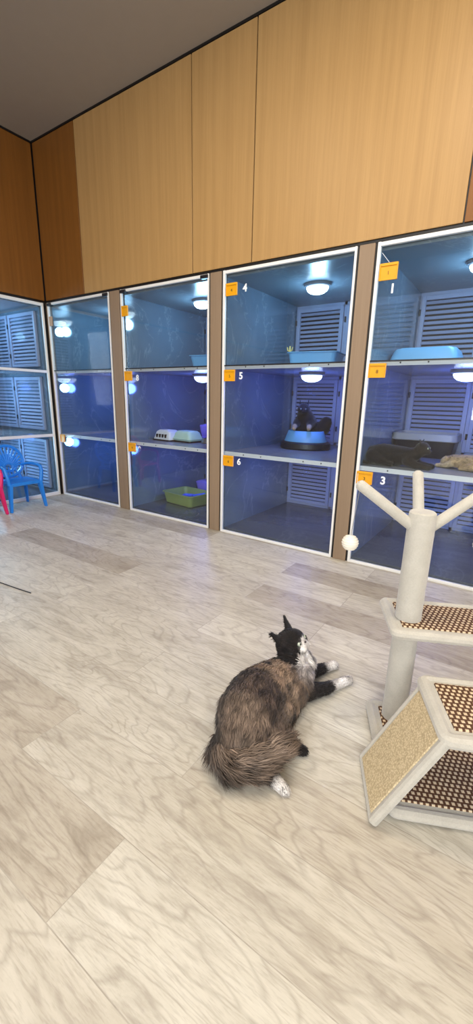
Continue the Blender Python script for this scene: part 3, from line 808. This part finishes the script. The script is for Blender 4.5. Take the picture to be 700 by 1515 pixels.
# ------------------------------------------------------------------ children's plastic chairs, local front = +x
def kid_chair(mat, label, loc, rz=0):
    t = thing('kids_chair', label, 'chair', loc, rz, None)
    P = lambda m, n: m.build(n, M[mat], t)
    sz = .262
    P(MB().rrect([(.135, .150, .04, sz-.030), (.140, .155, .045, sz-.026), (.140, .155, .045, sz-.004), (.134, .149, .045, sz), (.11, .125, .04, sz-.006)]), 'seat')
    for sy in (-1, 1):
        # front leg: flat tapering blade sweeping outward
        m = MB(); 
        for (xa, ya, xb, yb, w0, w1) in (((.118, sy*.140, .142, sy*.168, .026, .016)), (-.118, sy*.128, -.150, sy*.150, .022, .014)):
            mm = MB()
            A = [Vector((xa, ya, sz-.006)), Vector((xb, yb, 0))]
            rings = []
            for f in (0, .3, .65, 1):
                c = A[0].lerp(A[1], f); w = w0+(w1-w0)*f
                rings.append([mm.bm.verts.new((c.x+dx*w, c.y+dy*w*.62, c.z)) for dx, dy in ((1, 1), (-1, 1), (-1, -1), (1, -1))])
            for R0, R1 in zip(rings, rings[1:]):
                for k in range(4): mm.bm.faces.new((R0[k], R0[(k+1) % 4], R1[(k+1) % 4], R1[k]))
            mm.bm.faces.new(rings[0]); mm.bm.faces.new(rings[-1][::-1])
            bmesh.ops.bevel(mm.bm, geom=list(mm.bm.edges), offset=.004, segments=2, affect='EDGES')
            P(mm, 'leg')
        # armrest: from the back ring forward, then down to the seat corner
        pts = [(-.135, sy*.125, .385), (-.09, sy*.152, .398), (-.02, sy*.165, .402), (.06, sy*.168, .400), (.105, sy*.168, .388), (.124, sy*.166, .35), (.128, sy*.158, .30), (.125, sy*.150, sz-.012)]
        mm = MB(); mm.tube(pts, [.012, .013, .014, .015, .016, .016, .016, .018], 12)
        for v in mm.bm.verts: pass
        P(mm, 'armrest')
    # round pierced backrest leaning back
    lean = Matrix.Translation((-.128, 0, sz-.01)) @ Matrix.Rotation(math.radians(-10), 4, 'Y')
    def bp(y, z): return lean @ Vector((0, y, z))
    R = .145; zc = .175
    ring = MB(); ring.tube([bp(R*math.cos(a)*1.02, zc+R*math.sin(a)) for a in [2*PI*k/40 for k in range(40)]], .0135, 10, closed=True)
    for s in (-1, 1): ring.tube([bp(s*.085, zc-.115), bp(s*.095, .0)], [.013, .018], 10)
    bk = P(ring, 'backrest')
    fan = MB()
    for k in range(15):      # petals fanning out of the centre bottom
        a = math.radians(8+164*k/14); o0 = (0, zc-.06)
        L = 1.0
        # distance from o0 to ring in direction a
        dy, dz = math.cos(a), math.sin(a); oy, oz = 0, -.06
        bq = oy*dy+oz*dz; tt = -bq+math.sqrt(bq*bq-(oy*oy+oz*oz)+R*R)
        fan.tube([bp(dy*.03, zc-.06+dz*.03), bp(dy*tt*.55, zc-.06+dz*tt*.55), bp(dy*tt*.98, zc-.06+dz*tt*.98)], [.006, .0105, .007], 8)
    fan.tube([bp(.045*math.cos(a), zc-.055+.038*math.sin(a)) for a in [2*PI*k/20 for k in range(20)]], .010, 8, closed=True)
    fan.tube([bp(.092*math.cos(a), zc-.02+.082*math.sin(a)) for a in [2*PI*k/28 for k in range(28)]], .007, 8, closed=True)
    for y in (-.06, -.03, 0, .03, .06): fan.tube([bp(y, zc-.055), bp(y*1.2, zc-math.sqrt(R*R-(y*1.2)**2))], .007, 8)
    fan.build('pierced_pattern', M[mat], bk)
    return t
kid_chair('blue_pl', 'small blue plastic armchair with pierced round back in the left corner', (.212, -.582, 0), 0)
kid_chair('pink_pl', 'small pink plastic armchair cut off at the left edge', (.222, -.962, 0), 0)

# thin cable on the floor at the left edge
cb = MB(); cb.tube([(1.45, -1.62, .004), (1.62, -1.575, .004), (1.74, -1.556, .004), (1.89, -1.540, .004), (2.00, -1.525, .004)], .0025, 8)
tag(cb.build('cable', M['cable']), 'thin black cable lying on the wood floor at the left', 'cable')

# ------------------------------------------------------------------ room lights
def area(name, loc, target, sx, sy, e, color, parent=None):
    l = bpy.data.lights.new(name, 'AREA'); l.shape = 'RECTANGLE'; l.size = sx; l.size_y = sy; l.energy = e; l.color = color
    o = bpy.data.objects.new(name, l); col.objects.link(o); o.location = loc
    d = Vector(target)-Vector(loc); o.rotation_euler = d.to_track_quat('-Z', 'Y').to_euler(); return o
area('window_daylight', ((WX0+WX1)/2, RY-.12, (WZ0+WZ1)/2), ((WX0+WX1)/2, 0, 1.2), WX1-WX0, WZ1-WZ0, 200, (.93, .96, 1))
for i, (x, y, e, w) in enumerate([(2.2, -1.7, 12, 'above the corner side'), (3.6, -1.5, 30, 'above the cat tree'), (5.2, -1.6, 24, 'on the right side'), (2.0, -3.4, 32, 'behind, on the left'), (4.6, -3.4, 18, 'behind, near the window')]):
    t = thing('ceiling_panel_light', 'square recessed ceiling light '+w, 'ceiling light', (x, y, HC), group='recessed ceiling lights')
    MB().box(-.32, .32, -.32, .32, -.012, 0, .003, seg=1).build('frame', M['white'], t)
    MB().box(-.29, .29, -.29, .29, -.016, -.010).build('diffuser', M['ceil_lamp'], t)
    area('panel_lamp', (x, y, HC-.03), (x, y, 0), .56, .56, e, (1, .95, .88) if y < -3 else (1, .86, .68))
wd = bpy.data.worlds.new('sky'); scn.world = wd; wd.use_nodes = True
bg = wd.node_tree.nodes['Background']; bg.inputs[0].default_value = (.75, .86, 1, 1); bg.inputs[1].default_value = 1.2

# ------------------------------------------------------------------ camera
cam = bpy.data.cameras.new('camera'); co = bpy.data.objects.new('camera', cam); col.objects.link(co)
yaw, pitch, roll = .593, -.2669, .0224
fwd = Vector((-math.sin(yaw)*math.cos(pitch), math.cos(yaw)*math.cos(pitch), math.sin(pitch)))
right = Vector((math.cos(yaw), math.sin(yaw), 0)); up = right.cross(fwd)
r2 = right*math.cos(roll)+up*math.sin(roll); u2 = up*math.cos(roll)-right*math.sin(roll)
co.matrix_world = Matrix.Translation((4.0601, -2.60205, 1.04386)) @ Matrix((r2, u2, -fwd)).transposed().to_4x4()
cam.sensor_fit = 'HORIZONTAL'; cam.sensor_width = 36; cam.lens = 36*612.4/700; cam.clip_start = .02
scn.camera = co
scn.view_settings.view_transform = 'Standard'; scn.view_settings.look = 'None'
scn.view_settings.exposure = 0; scn.view_settings.gamma = 1
scn.view_settings.use_curve_mapping = False
